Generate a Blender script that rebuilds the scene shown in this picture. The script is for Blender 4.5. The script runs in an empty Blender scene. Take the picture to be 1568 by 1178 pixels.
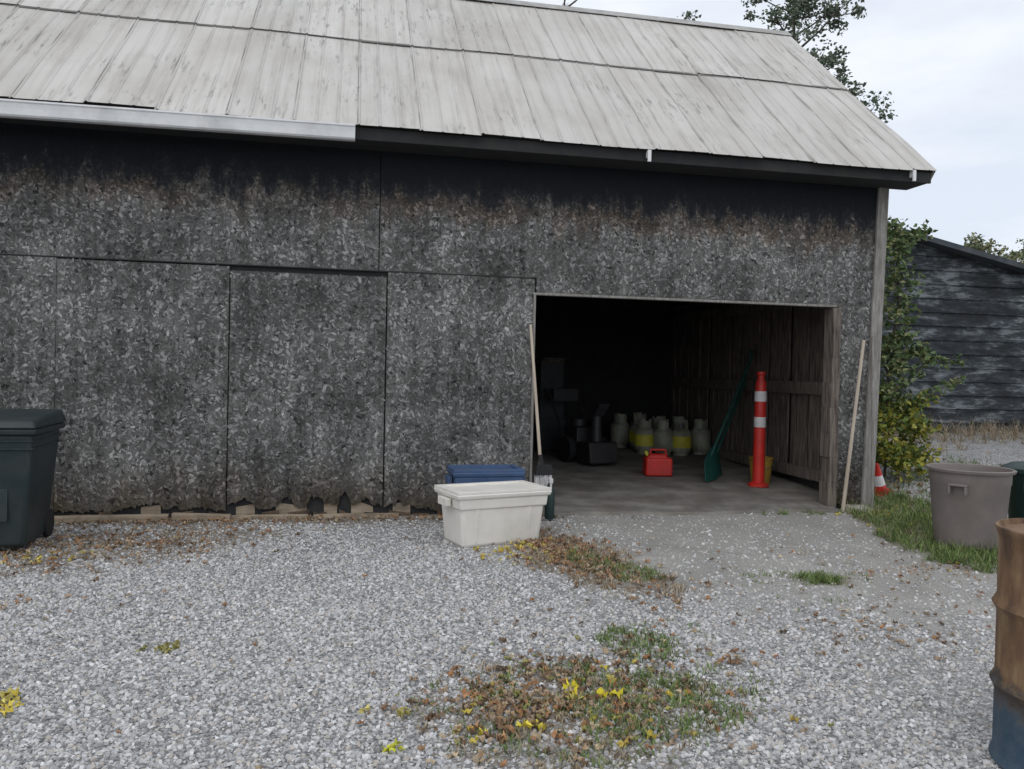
import bpy, math, random
import numpy as np
from mathutils import Vector, Matrix
R = np.random.RandomState(7); random.seed(7)
scene = bpy.context.scene
COL = scene.collection

# ------------------------------------------------------------------ materials
def newmat(name):
    m = bpy.data.materials.new(name); m.use_nodes = True
    nt = m.node_tree; b = nt.nodes['Principled BSDF']
    return m, nt, b
def N(nt, t, **kw):
    n = nt.nodes.new(t)
    for k, v in kw.items(): setattr(n, k, v)
    return n
def ramp(nt, fac, stops):
    r = N(nt, 'ShaderNodeValToRGB')
    e = r.color_ramp.elements
    while len(e) < len(stops): e.new(0.5)
    for i, (p, c) in enumerate(stops):
        e[i].position = p
        e[i].color = (c[0], c[1], c[2], 1) if hasattr(c, '__len__') else (c, c, c, 1)
    nt.links.new(fac, r.inputs[0]); return r.outputs[0]
def mixc(nt, fac, a, b, mode='MIX'):
    m = N(nt, 'ShaderNodeMix', data_type='RGBA', blend_type=mode)
    for s, v in ((m.inputs[0], fac), (m.inputs[6], a), (m.inputs[7], b)):
        if isinstance(v, (int, float)): s.default_value = v
        elif hasattr(v, '__len__'): s.default_value = (v[0], v[1], v[2], 1)
        else: nt.links.new(v, s)
    return m.outputs[2]
def math_(nt, op, a, b=0.0, clamp=False):
    m = N(nt, 'ShaderNodeMath', operation=op, use_clamp=clamp)
    for s, v in ((m.inputs[0], a), (m.inputs[1], b)):
        if isinstance(v, (int, float)): s.default_value = v
        else: nt.links.new(v, s)
    return m.outputs[0]
def noise(nt, vec, scale, detail=3, rough=0.55):
    n = N(nt, 'ShaderNodeTexNoise'); n.inputs['Scale'].default_value = scale
    n.inputs['Detail'].default_value = detail; n.inputs['Roughness'].default_value = rough
    if vec is not None: nt.links.new(vec, n.inputs['Vector'])
    return n.outputs[0]
def pos(nt): return N(nt, 'ShaderNodeNewGeometry').outputs['Position']
def mapv(nt, vec, scale=(1,1,1), rot=(0,0,0)):
    m = N(nt, 'ShaderNodeMapping'); m.inputs['Scale'].default_value = scale
    m.inputs['Rotation'].default_value = rot
    nt.links.new(vec, m.inputs['Vector']); return m.outputs[0]
def bump(nt, b, h, s=0.3, d=0.01):
    n = N(nt, 'ShaderNodeBump'); n.inputs['Strength'].default_value = s
    n.inputs['Distance'].default_value = d
    nt.links.new(h, n.inputs['Height']); nt.links.new(n.outputs[0], b.inputs['Normal'])
def simple(name, c1, c2=None, scale=8, rough=0.6, bs=0.15, metal=0, stretch=(1,1,1), dirt=0.0):
    m, nt, b = newmat(name)
    c2 = c2 or tuple(x*0.75 for x in c1)
    tc = N(nt, 'ShaderNodeTexCoord').outputs['Object']
    v = mapv(nt, tc, stretch)
    n = noise(nt, v, scale, 4, 0.6)
    f = ramp(nt, n, [(0.35, 0.0), (0.65, 1.0)])
    c = mixc(nt, f, c1, c2)
    if dirt:
        n2 = noise(nt, tc, 3.1, 6, 0.7)
        c = mixc(nt, math_(nt, 'MULTIPLY', ramp(nt, n2, [(0.45, 0.0), (0.7, 1.0)]), dirt), c, (0.14, 0.12, 0.09))
    nt.links.new(c, b.inputs['Base Color'])
    b.inputs['Roughness'].default_value = rough; b.inputs['Metallic'].default_value = metal
    if bs: bump(nt, b, n, bs, 0.01)
    return m
def attrmat(name, rough=0.8, nscale=30, namt=0.35):
    m, nt, b = newmat(name)
    a = N(nt, 'ShaderNodeAttribute', attribute_name='col').outputs['Color']
    if namt:
        n = noise(nt, pos(nt), nscale, 2)
        a = mixc(nt, namt, a, ramp(nt, n, [(0.3, 0.35), (0.7, 1.6)]), 'MULTIPLY')
    nt.links.new(a, b.inputs['Base Color']); b.inputs['Roughness'].default_value = rough
    b.inputs['Specular IOR Level'].default_value = 0.2
    return m

# ------------------------------------------------------------------ mesh helpers
def empty(name, loc=(0,0,0), rz=0, rot=None):
    o = bpy.data.objects.new(name, None); o.location = loc
    o.rotation_euler = rot if rot else (0, 0, rz); o.empty_display_size = 0.2
    COL.objects.link(o); return o
class MB:
    def __init__(s): s.v = []; s.f = []; s.c = []
    def add(s, vs, fs, c=None):
        k = len(s.v); s.v += [tuple(p) for p in vs]; s.f += [tuple(i+k for i in f) for f in fs]
        s.c += [c or (1,1,1)]*len(vs); return s
    def hexa(s, lo, hi, c=None):
        return s.add(list(lo)+list(hi), [(3,2,1,0),(4,5,6,7),(0,1,5,4),(1,2,6,5),(2,3,7,6),(3,0,4,7)], c)
    def box(s, x0,x1,y0,y1,z0,z1, c=None):
        return s.hexa([(x0,y0,z0),(x1,y0,z0),(x1,y1,z0),(x0,y1,z0)], [(x0,y0,z1),(x1,y0,z1),(x1,y1,z1),(x0,y1,z1)], c)
    def taper(s, w0,d0,z0,w1,d1,z1, cx=0, cy=0, c=None):
        q = lambda w,d,z: [(cx-w/2,cy-d/2,z),(cx+w/2,cy-d/2,z),(cx+w/2,cy+d/2,z),(cx-w/2,cy+d/2,z)]
        return s.hexa(q(w0,d0,z0), q(w1,d1,z1), c)
    def rod(s, p0, p1, r0, r1=None, n=10, c=None):
        r1 = r0 if r1 is None else r1
        p0 = Vector(p0); p1 = Vector(p1); d = (p1-p0).normalized()
        a = d.orthogonal().normalized(); b = d.cross(a)
        vs = [p0+(a*math.cos(t)+b*math.sin(t))*r0 for t in [2*math.pi*i/n for i in range(n)]]
        vs += [p1+(a*math.cos(t)+b*math.sin(t))*r1 for t in [2*math.pi*i/n for i in range(n)]]
        fs = [(i,(i+1)%n,n+(i+1)%n,n+i) for i in range(n)] + [tuple(range(n-1,-1,-1)), tuple(range(n,2*n))]
        return s.add(vs, fs, c)
    def path(s, pts, r, n=8, c=None):
        for a, b in zip(pts[:-1], pts[1:]): s.rod(a, b, r, r, n, c)
        return s
    def lathe(s, prof, cx=0, cy=0, cz=0, n=40, c=None):
        vs = []; fs = []
        for r, z in prof:
            vs += [(cx+r*math.cos(2*math.pi*i/n), cy+r*math.sin(2*math.pi*i/n), cz+z) for i in range(n)]
        for j in range(len(prof)-1):
            for i in range(n):
                fs.append((j*n+i, j*n+(i+1)%n, (j+1)*n+(i+1)%n, (j+1)*n+i))
        return s.add(vs, fs, c)
    def obj(s, name, mat, parent=None, bevel=0, smooth=False, col=False, loc=None, rot=None):
        me = bpy.data.meshes.new(name); me.from_pydata(s.v, [], s.f); me.update()
        if col:
            ca = me.attributes.new('col', 'FLOAT_COLOR', 'POINT')
            arr = np.ones((len(s.v), 4), dtype=np.float32); arr[:, :3] = np.array(s.c)
            ca.data.foreach_set('color', arr.ravel())
        me.materials.append(mat)
        if smooth:
            me.polygons.foreach_set('use_smooth', [True]*len(me.polygons))
            try: me.set_sharp_from_angle(angle=math.radians(35))
            except Exception: pass
        o = bpy.data.objects.new(name, me); COL.objects.link(o)
        if loc: o.location = loc
        if rot: o.rotation_euler = rot
        if parent: o.parent = parent
        if bevel:
            b = o.modifiers.new('bev', 'BEVEL'); b.width = bevel; b.segments = 3; b.limit_method = 'ANGLE'
            b.angle_limit = math.radians(40)
            for p in me.polygons: p.use_smooth = True
            try: me.set_sharp_from_angle(angle=math.radians(60))
            except Exception: pass
        return o
def rotm(rx, ry, rz):
    cx,sx,cy,sy,cz,sz = np.cos(rx),np.sin(rx),np.cos(ry),np.sin(ry),np.cos(rz),np.sin(rz)
    M = np.empty((len(rx),3,3))
    M[:,0,0]=cz*cy; M[:,0,1]=cz*sy*sx-sz*cx; M[:,0,2]=cz*sy*cx+sz*sx
    M[:,1,0]=sz*cy; M[:,1,1]=sz*sy*sx+cz*cx; M[:,1,2]=sz*sy*cx-cz*sx
    M[:,2,0]=-sy;   M[:,2,1]=cy*sx;          M[:,2,2]=cy*cx
    return M
def scatter(name, tv, tf, loc, rot, scl, cols, mat, parent=None, jit=0.0, smooth=False):
    tv = np.array(tv, float); tf = np.array(tf, int); n = len(loc); nv = len(tv); nf, k = tf.shape
    t = np.repeat(tv[None], n, 0)
    if jit: t = t + R.uniform(-jit, jit, t.shape)
    t = t*scl[:, None, :]
    v = np.einsum('nij,nvj->nvi', rot, t) + loc[:, None, :]
    loops = (tf[None] + (np.arange(n)*nv)[:, None, None]).reshape(-1)
    me = bpy.data.meshes.new(name)
    me.vertices.add(n*nv); me.vertices.foreach_set('co', v.reshape(-1).astype(np.float32))
    me.loops.add(len(loops)); me.loops.foreach_set('vertex_index', loops.astype(np.int32))
    me.polygons.add(n*nf); me.polygons.foreach_set('loop_start', (np.arange(n*nf)*k).astype(np.int32))
    me.polygons.foreach_set('loop_total', np.full(n*nf, k, np.int32))
    me.update(calc_edges=True)
    me.polygons.foreach_set('use_smooth', [smooth]*(n*nf))
    ca = me.attributes.new('col', 'FLOAT_COLOR', 'POINT')
    c4 = np.ones((n, nv, 4), np.float32); c4[:, :, :3] = cols[:, None, :]
    ca.data.foreach_set('color', c4.reshape(-1))
    me.materials.append(mat)
    o = bpy.data.objects.new(name, me); COL.objects.link(o)
    if parent: o.parent = parent
    return o
def pick(pal, n, var=0.25):
    pal = np.array(pal); c = pal[R.randint(0, len(pal), n)]
    return np.clip(c*R.uniform(1-var, 1+var, (n,1)), 0, 1)
LEAF_V = [(0,0,0),(.34,.42,.10),(0,1,-.05),(-.34,.42,.10)]; LEAF_F = [(0,1,2),(0,2,3)]
_mp = [1,.55,.95,.5,.85,.35,.25,.35,.85,.5,.95,.55]
MAPLE_V = [(0,0,0)]+[(r*math.sin(2*math.pi*i/12)*.5, r*math.cos(2*math.pi*i/12)*.5, .10*((i%3)-1)) for i, r in enumerate(_mp)]
MAPLE_F = [(0, 1+(i+1)%12, 1+i) for i in range(12)]
BLADE_V = [(-.5,0,0),(.5,0,0),(-.4,.12,.5),(.4,.12,.5),(0,.45,.95)]; BLADE_F = [(0,1,3),(0,3,2),(2,3,4)]

def ss(a, b, x):
    t = np.clip((x-a)/(b-a), 0, 1); return t*t*(3-2*t)
def g(x, y):
    x = np.asarray(x, float); y = np.asarray(y, float)
    und = .010*np.sin(1.3*x+.7*y)+.008*np.sin(2.9*x-1.7*y+1)+.006*np.sin(5.1*y+2.2*x)
    und = und*(1-ss(-1.0, -.1, y)*(1-ss(5.9, 6.6, x)))
    rise = .55*ss(5.9, 8.2, x)*ss(-1.0, 5.0, y)
    return und+rise
def vnoise(x, y):
    return (np.sin(1.7*x+2.3*y)+np.sin(3.9*x-2.7*y+1.3)+np.sin(7.3*x+5.1*y+.4)*.7+np.sin(13.1*x-11.7*y)*.5+np.sin(-23*x-19*y)*.3)/3.5

# ------------------------------------------------------------------ camera
F = 1230/1568*36
yaw, pitch, roll = math.radians(11.3), math.radians(-0.9), math.radians(1.26)
fwd = Vector((math.sin(yaw)*math.cos(pitch), math.cos(yaw)*math.cos(pitch), math.sin(pitch)))
rt = fwd.cross(Vector((0,0,1))).normalized(); up = rt.cross(fwd)
rt2 = rt*math.cos(roll)+up*math.sin(roll); up2 = up*math.cos(roll)-rt*math.sin(roll)
cd = bpy.data.cameras.new('camera'); cam = bpy.data.objects.new('camera', cd); COL.objects.link(cam)
M = Matrix((rt2, up2, -fwd)).transposed().to_4x4(); M.translation = (0, -8.3, 1.5); cam.matrix_world = M
cd.lens = F; cd.sensor_width = 36; cd.clip_end = 2000; cd.clip_start = 0.05
scene.camera = cam

# ------------------------------------------------------------------ sky + light
w = bpy.data.worlds.new('World'); scene.world = w; w.use_nodes = True
nt = w.node_tree; bg = nt.nodes['Background']
sd = Vector((-.45, -.75, 1.1)).normalized()
sky = N(nt, 'ShaderNodeTexSky', sky_type='NISHITA'); sky.sun_disc = False
sky.sun_elevation = math.asin(sd.z); sky.sun_rotation = math.atan2(sd.x, sd.y)
gen = N(nt, 'ShaderNodeTexCoord').outputs['Generated']
cl = noise(nt, mapv(nt, gen, (1.5, 1.5, 5)), 1.6, 6, 0.55)
cloud = ramp(nt, cl, [(0.35, (7.6, 8.2, 9.2)), (0.62, (10.0, 10.2, 10.6))])
c = mixc(nt, 0.88, sky.outputs[0], cloud)
nt.links.new(c, bg.inputs[0]); bg.inputs[1].default_value = 0.108
sl = bpy.data.lights.new('sun', 'SUN'); sl.energy = 0.6; sl.angle = math.radians(45); sl.color = (1, .97, .93)
so = bpy.data.objects.new('sun', sl); so.rotation_euler = sd.to_track_quat('Z', 'Y').to_euler(); COL.objects.link(so)
scene.view_settings.view_transform = 'Standard'; scene.view_settings.look = 'None'; scene.view_settings.exposure = 0

# ------------------------------------------------------------------ ground
P_front = (1.05,-4.82,.66,.55,0); P_mid = (1.80,-2.05,.40,1.15,.25); P_green = (1.60,-4.08,.22,.30,0)
P_tuft = (3.43,-2.9,.30,.16,0); P_cor = (5.82,-.95,.50,1.85,-.41); P_left = (-1.9,-1.2,1.3,.75,.5)
def inpatch(p, x, y):
    cx, cy, rx, ry, a = p
    dx, dy = x-cx, y-cy
    u = (dx*math.cos(a)+dy*math.sin(a))/rx; v = (-dx*math.sin(a)+dy*math.cos(a))/ry
    return u*u+v*v
def dirtmask(x, y):
    m = np.zeros_like(x); nz = vnoise(x*2.5, y*2.5)*1.0+vnoise(x*9+3, y*9)*.6
    for p, s in ((P_front,.80),(P_mid,.95),(P_green,.5),(P_tuft,.6),(P_cor,1),(P_left,.7)):
        m = np.maximum(m, s*(1-ss(.1, 1.8, inpatch(p, x, y)+nz)))
    strip = (1-ss(.10, .75, -y+nz*.3))*(y < .5)*(x < 1.9)
    return np.maximum(m, .85*strip)
def packmask(x, y):
    nz = vnoise(x*1.3+4, y*1.3)*.5+vnoise(x*5,y*5)*.2
    a = 1-ss(.4, 1.9, ((x-4.3)/2.8)**2+((y+1.7)/2.4)**2+nz)
    tr = .45*(1-ss(.3, 1.6, ((x-3.4)/.9)**2+((y+4.6)/1.3)**2+nz))
    return np.maximum(a, tr)
def axis(lo, hi, far, step):
    f = np.arange(lo, hi+1e-6, step)
    o1 = lo-np.geomspace(.3, far, 22)[::-1]; o2 = hi+np.geomspace(.3, far, 22)
    return np.concatenate([o1, f, o2])
xs = axis(-5, 9.5, 300, .05); ys = axis(-7.6, 6.5, 300, .05)
X, Y = np.meshgrid(xs, ys); Z = g(X, Y)
inb = (X < 5.8)*(Y > .05)*(Y < 5.6)*(X > -9.9); Z = np.where(inb, Z-.02, Z)
nx, ny = len(xs), len(ys)
me = bpy.data.meshes.new('ground')
idx = np.arange(nx*ny).reshape(ny, nx)
q = np.stack([idx[:-1,:-1], idx[:-1,1:], idx[1:,1:], idx[1:,:-1]], -1).reshape(-1)
me.vertices.add(nx*ny); me.vertices.foreach_set('co', np.stack([X,Y,Z],-1).reshape(-1).astype(np.float32))
nq = (nx-1)*(ny-1)
me.loops.add(nq*4); me.loops.foreach_set('vertex_index', q.astype(np.int32))
me.polygons.add(nq); me.polygons.foreach_set('loop_start', (np.arange(nq)*4).astype(np.int32)); me.polygons.foreach_set('loop_total', np.full(nq,4,np.int32))
me.update(calc_edges=True); me.polygons.foreach_set('use_smooth', [True]*nq)
ca = me.attributes.new('col', 'FLOAT_COLOR', 'POINT')
gc = np.ones((ny, nx, 4), np.float32); gc[...,0] = dirtmask(X, Y); gc[...,1] = packmask(X, Y)
gc[...,2] = np.clip(ss(14, 30, np.hypot(X-2, Y+2)), 0, 1)
ca.data.foreach_set('color', gc.reshape(-1))
gm, nt, b = newmat('gravel_ground')
a = N(nt, 'ShaderNodeAttribute', attribute_name='col').outputs['Color']
sep = N(nt, 'ShaderNodeSeparateColor'); nt.links.new(a, sep.inputs[0])
p = pos(nt)
vor = N(nt, 'ShaderNodeTexVoronoi'); vor.inputs['Scale'].default_value = 66; nt.links.new(p, vor.inputs['Vector'])
sc = N(nt, 'ShaderNodeSeparateColor'); nt.links.new(vor.outputs['Color'], sc.inputs[0])
stone = ramp(nt, sc.outputs[0], [(0.0,(.22,.218,.215)),(0.5,(.43,.427,.42)),(1.0,(.62,.615,.61))])
edge = ramp(nt, vor.outputs['Distance'], [(0.25, 1.0), (0.75, 0.42)])
stone = mixc(nt, 1.0, stone, edge, 'MULTIPLY')
fine = ramp(nt, noise(nt, p, 110, 3, .7), [(0.3, (.24,.23,.205)), (0.7, (.47,.45,.415))])
big = noise(nt, p, 1.6, 4, .6)
c = mixc(nt, math_(nt, 'MULTIPLY', sep.outputs[1], .75), stone, fine)
c = mixc(nt, .45, c, ramp(nt, big, [(0.3, .65), (0.7, 1.25)]), 'MULTIPLY')
dirt = ramp(nt, noise(nt, p, 40, 4, .7), [(0.3, (.11,.08,.055)), (0.7, (.32,.265,.20))])
dn = math_(nt, 'MULTIPLY', sep.outputs[0], ramp(nt, noise(nt, p, 14, 3, .6), [(0.35, .25), (0.6, 1.0)]))
c = mixc(nt, dn, c, dirt)
c = mixc(nt, sep.outputs[2], c, (.06,.08,.03))
nt.links.new(c, b.inputs['Base Color']); b.inputs['Roughness'].default_value = .95
b.inputs['Specular IOR Level'].default_value = .15
bump(nt, b, math_(nt, 'MULTIPLY', vor.outputs['Distance'], -1.0), .7, .010)
me.materials.append(gm); go = bpy.data.objects.new('ground', me); COL.objects.link(go)

n = 560000
x = R.uniform(-5.2, 8.5, n); y = R.uniform(-7.4, 2.5, n)
depth = (x*math.sin(yaw)+(y+8.3)*math.cos(yaw)); lat = (x*math.cos(yaw)-(y+8.3)*math.sin(yaw))
keep = (depth > 1.9)*(np.abs(lat) < .85*depth+.3)
keep *= ~((y > -.12)*(x < 6.05))
keep *= R.uniform(0,1,n) > .92*np.clip(dirtmask(x, y),0,1)
keep *= R.uniform(0,1,n) > .85*packmask(x, y)
keep *= R.uniform(0,1,n) < np.clip(1.35-depth*.13, .22, 1)
x = x[keep]; y = y[keep]; n = len(x)
s = .0038+.0072*R.uniform(0,1,n)**1.8
scl = np.stack([s*R.uniform(.8,1.4,n), s*R.uniform(.7,1.1,n), s*R.uniform(.5,.85,n)], -1)
z = g(x, y)+s*.2
cube = [(-1,-1,-1),(1,-1,-1),(1,1,-1),(-1,1,-1),(-.75,-.75,1),(.75,-.75,1),(.75,.75,1),(-.75,.75,1)]
cf = [(4,5,6,7),(0,1,5,4),(1,2,6,5),(2,3,7,6),(3,0,4,7)]
cols = pick([(.55,.548,.545),(.50,.50,.505),(.60,.595,.59),(.45,.45,.45),(.37,.37,.37),(.54,.52,.49),(.66,.655,.65),(.28,.28,.28),(.49,.45,.405)], n, .15)
scatter('gravel', cube, cf, np.stack([x,y,z],-1), rotm(R.uniform(-.6,.6,n),R.uniform(-.6,.6,n),R.uniform(0,6.28,n)), scl, cols, attrmat('gravel_stone', .9, 60, 0), jit=.38)

# ------------------------------------------------------------------ BARN
barn = empty('weathered_barn')
def stainmat(name, attr):
    m, nt, b = newmat(name)
    p = pos(nt); sp = N(nt, 'ShaderNodeSeparateXYZ'); nt.links.new(p, sp.inputs[0])
    if attr:
        base = N(nt, 'ShaderNodeAttribute', attribute_name='col').outputs['Color']
    else:
        base = ramp(nt, noise(nt, p, 38, 4, .7), [(0.3, (.05,.049,.047)), (0.7, (.22,.215,.205))])
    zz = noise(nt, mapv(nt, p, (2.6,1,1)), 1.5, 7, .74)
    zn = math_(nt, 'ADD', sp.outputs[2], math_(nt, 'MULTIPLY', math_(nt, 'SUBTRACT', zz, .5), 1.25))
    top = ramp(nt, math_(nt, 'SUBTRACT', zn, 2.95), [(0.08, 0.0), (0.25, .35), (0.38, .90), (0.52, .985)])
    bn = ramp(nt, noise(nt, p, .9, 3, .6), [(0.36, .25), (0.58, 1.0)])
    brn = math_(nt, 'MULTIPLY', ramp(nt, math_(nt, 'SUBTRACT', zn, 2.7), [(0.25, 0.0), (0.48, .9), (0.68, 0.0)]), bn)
    patch = ramp(nt, noise(nt, p, 1.25, 6, .66), [(0.32, .42), (0.5,.93), (0.68, 1.45)])
    base = mixc(nt, 1.0, base, patch, 'MULTIPLY')
    strk = ramp(nt, noise(nt, mapv(nt, p, (9,9,.7)), 1.0, 4, .6), [(0.35,.55),(0.6,1.15)])
    base = mixc(nt, .6, base, strk, 'MULTIPLY')
    base = mixc(nt, brn, base, (1.0,.78,.60), 'MULTIPLY')
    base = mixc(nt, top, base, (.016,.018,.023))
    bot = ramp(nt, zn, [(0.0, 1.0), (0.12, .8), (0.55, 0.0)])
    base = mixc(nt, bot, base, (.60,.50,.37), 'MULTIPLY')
    nt.links.new(base, b.inputs['Base Color']); b.inputs['Roughness'].default_value = .88
    b.inputs['Specular IOR Level'].default_value = .2
    return m
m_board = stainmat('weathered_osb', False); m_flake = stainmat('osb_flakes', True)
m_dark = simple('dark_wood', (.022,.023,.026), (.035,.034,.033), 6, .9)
m_inwood = simple('interior_wood', (.21,.175,.145), (.07,.055,.047), 5, .9, .4, stretch=(6,6,.6))
m_greywood = simple('grey_wood', (.36,.35,.33), (.20,.185,.17), 5, .9, .4, stretch=(8,8,.8), dirt=.6)
m_tan = simple('raw_timber', (.42,.34,.25), (.26,.20,.14), 4, .85, .3, stretch=(.8,8,8), dirt=.8)
m_brown = simple('rotten_wood', (.13,.085,.055), (.035,.028,.022), 9, .95, .5)

panels = [
 (-10,-5.2,.07,2.485,0),(-5.196,-2.752,.07,2.485,-.004),(-2.748,-1.195,.08,2.475,-.003),(-1.182,.330,.11,2.435,-.010),(.346,1.88,.07,2.49,-.002),
 (-10,-4.9,2.497,3.80,.0),(-4.896,.245,2.497,3.80,-.004),(.256,1.90,2.502,3.80,-.001),(1.90,5.9,2.345,3.80,-.0015),(5.44,5.9,.05,2.344,-.0015)]
HOLES = ((-.33,.09,.10),(-.05,.055,.15),(.16,.04,.06),(-.62,.07,.07),(-1.02,.08,.06),(.55,.09,.06),(.80,.05,.04),(-1.9,.12,.05),(-1.45,.06,.05),(-2.4,.1,.04),(1.1,.07,.05))
mb = MB()
for (x0,x1,z0,z1,yf) in panels:
    low = z0 < .5
    xsb = np.arange(x0, x1, .016 if low else .5); xsb = np.append(xsb, x1)
    bot = []; zz = 0
    for i, xx in enumerate(xsb):
        zz = .8*zz + R.uniform(-.020,.020)
        hole = 0
        for hc, hw, hh in HOLES:
            if abs(xx-hc) < hw: hole = max(hole, hh*(1-.5*abs(xx-hc)/hw)+R.uniform(-.02,.02))
        bot.append((xx, z0+(max(-.03, zz+hole) if low else 0)))
    ring = [(xx, yf, zb) for xx, zb in bot]+[(x1,yf,z1),(x0,yf,z1)]
    k = len(ring); back = [(a_, yf+.018, c_) for a_, _, c_ in ring]
    mb.add(ring+back, [tuple(range(k)), tuple(range(2*k-1,k-1,-1))]+[(i,k+i,k+(i+1)%k,(i+1)%k) for i in range(k)])
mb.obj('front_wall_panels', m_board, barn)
FL = []
for (x0,x1,z0,z1,yf) in panels:
    x0 = max(x0, -4.6)
    if x1 <= x0: continue
    k = int((x1-x0)*(z1-z0)*2300)
    zf = z0+.02+(z1-z0-.03)*R.uniform(0,1,k)
    F_ = np.stack([R.uniform(x0+.012,x1-.012,k), np.full(k, yf)-R.uniform(.001,.005,k), zf], -1)
    if z0 < .5:
        lim = np.full(len(F_), z0+.06)
        for hc, hw, hh in HOLES: lim = np.where(np.abs(F_[:,0]-hc) < hw+.02, np.maximum(lim, z0+hh+.07), lim)
        F_ = F_[F_[:,2] > lim]
    FL.append(F_)
FL = np.concatenate(FL); n = len(FL)
sh = .10+.27*R.uniform(0,1,n)**1.6
sh = sh*np.where(R.rand(n) < .16, .42, 1.0)*np.where(R.rand(n) < .05, 1.35, 1.0)
cl_ = np.stack([sh*1.0, sh*.985, sh*.96], -1)
fv = [(-1,0,-.5),(-.4,0,-1),(.7,0,-.8),(1,0,.3),(.3,0,1),(-.8,0,.7)]
ff = [(0,1,2,3),(0,3,4,5)]
L = .008+.024*R.uniform(0,1,n)**1.9
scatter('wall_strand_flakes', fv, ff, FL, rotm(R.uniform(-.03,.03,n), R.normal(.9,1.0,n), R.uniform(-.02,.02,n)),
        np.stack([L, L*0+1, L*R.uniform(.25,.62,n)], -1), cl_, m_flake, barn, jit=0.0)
mb = MB(); mb.box(-10,1.88,.03,.05,.02,3.8); mb.box(1.88,5.9,.03,.05,2.36,3.8); mb.box(5.46,5.9,.03,.05,.02,2.36)
mb.obj('wall_backing', m_dark, barn)
mb = MB()
for i in range(26):
    x0 = -4.6+i*.25; wd = R.uniform(.10,.23); h1, h2 = R.uniform(.015,.075,2)
    mb.hexa([(x0,-.022,0),(x0+wd,-.028,0),(x0+wd,.0,0),(x0,.0,0)], [(x0,-.016,h1),(x0+wd,-.018,h2),(x0+wd,-.001,h2),(x0,-.001,h1)])
mb.obj('rotten_sill', m_brown, barn, .004)
mb = MB()
for xa, xb, h1, h2 in ((-.25,-.12,.08,.11),(.02,.24,.12,.05),(-.72,-.42,.09,.06),(-1.1,-.92,.05,.09),(.44,.62,.07,.10),(-1.98,-1.8,.06,.09)):
    mb.hexa([(xa,.0195,.0),(xb,.0195,.0),(xb,.0290,.0),(xa,.0290,.0)], [(xa,.0195,h1+.05),(xb,.0195,h2+.04),(xb,.0290,h2+.04),(xa,.0290,h1+.05)])
for xa, xb, z_ in ((-1.15,-.55,.0),(-.35,.05,.0),(.1,.5,.0)):   # splintered strips lying against the foot of the wall
    mb.hexa([(xa,-.075,z_),(xb,-.055,z_),(xb,-.035,z_),(xa,-.04,z_)],[(xa,-.07,.035),(xb,-.05,.03),(xb,-.035,.035),(xa,-.04,.03)])
mb.obj('exposed_sill_wood', m_tan, barn)
mb = MB(); mb.hexa([(-10,-.008,2.4865),(1.86,-.008,2.4905),(1.86,-.0045,2.4905),(-10,-.0045,2.4865)],[(-10,-.007,2.496),(1.86,-.007,2.50),(1.86,-.0045,2.50),(-10,-.0045,2.496)])
mb.obj('seam_flashing', m_dark, barn)
mb = MB(); mb.box(1.86,5.42,-.022,.05,2.318,2.343); mb.box(1.868,1.892,-.026,.06,.02,2.317)
mb.obj('door_trim', m_greywood, barn, .004)
mb = MB()
for i in range(8):
    z0 = .03+i*.285; j = R.uniform(-.01,.01,4)
    mb.hexa([(5.37+j[0],-.03,z0),(5.47,-.03+j[1],z0),(5.47,.16,z0),(5.37+j[0],.16,z0)],[(5.37+j[2],-.03,z0+.285),(5.47,-.03,z0+.285),(5.47,.16,z0+.285),(5.37+j[2],.16,z0+.285)])
mb.obj('door_jamb_post', m_inwood, barn, .004)
mb = MB(); mb.hexa([(5.80,-.035,.02),(5.945,-.035,.02),(5.945,.12,.02),(5.80,.12,.02)],[(5.905,-.035,3.78),(6.035,-.035,3.78),(6.035,.12,3.78),(5.905,.12,3.78)])
mb.obj('corner_board', m_greywood, barn, .006)
gw = MB()
ridgeY, ridgeZ, eY, eZ = 2.85, 6.65, -.42, 3.845
sl_ = (ridgeZ-eZ)/(ridgeY-eY)
def wallz(y): return eZ+sl_*((y if y <= ridgeY else 2*ridgeY-y)-eY)-.12
yy = .10
while yy < 5.7:
    y1 = min(yy+.19, 5.7)
    for X0, X1 in ((5.86,5.89),(-10,-9.97)):
        gw.hexa([(X0,yy,.02),(X1,yy,.02),(X1,y1-.006,.02),(X0,y1-.006,.02)],[(X0,yy,wallz(yy)),(X1,yy,wallz(yy)),(X1,y1-.006,wallz(y1)),(X0,y1-.006,wallz(y1))])
    yy += .19
gw.obj('gable_boards', m_greywood, barn)
gw = MB()
for X0, X1 in ((5.835,5.855),(-9.965,-9.95)):
    v = [(X0,.06,.0),(X0,5.68,.0),(X0,5.68,wallz(5.68)),(X0,2.85,wallz(2.85)),(X0,.06,wallz(.06))]
    gw.add(v+[(X1,b_,c_) for _,b_,c_ in v], [(0,1,2,3,4),(9,8,7,6,5)])
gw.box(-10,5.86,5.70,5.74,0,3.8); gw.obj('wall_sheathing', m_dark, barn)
gw = MB(); yy = .2
while yy < 5.6:
    wd = R.uniform(.07,.16); t0 = R.uniform(-.012,.012)
    gw.box(5.775+t0,5.80+t0,yy,yy+wd,.1+R.uniform(0,.14),2.75); yy += wd+R.uniform(.012,.05)
gw.box(5.70,5.765,.2,5.6,1.30,1.46); gw.box(5.70,5.765,.2,5.6,.22,.36); gw.box(5.70,5.765,.2,5.6,2.45,2.6)
gw.obj('interior_side_boards', m_inwood, barn, .003)
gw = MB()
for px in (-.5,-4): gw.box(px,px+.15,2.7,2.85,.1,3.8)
gw.box(-9.9,5.8,2.68,2.88,3.8,4.0)
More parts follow.
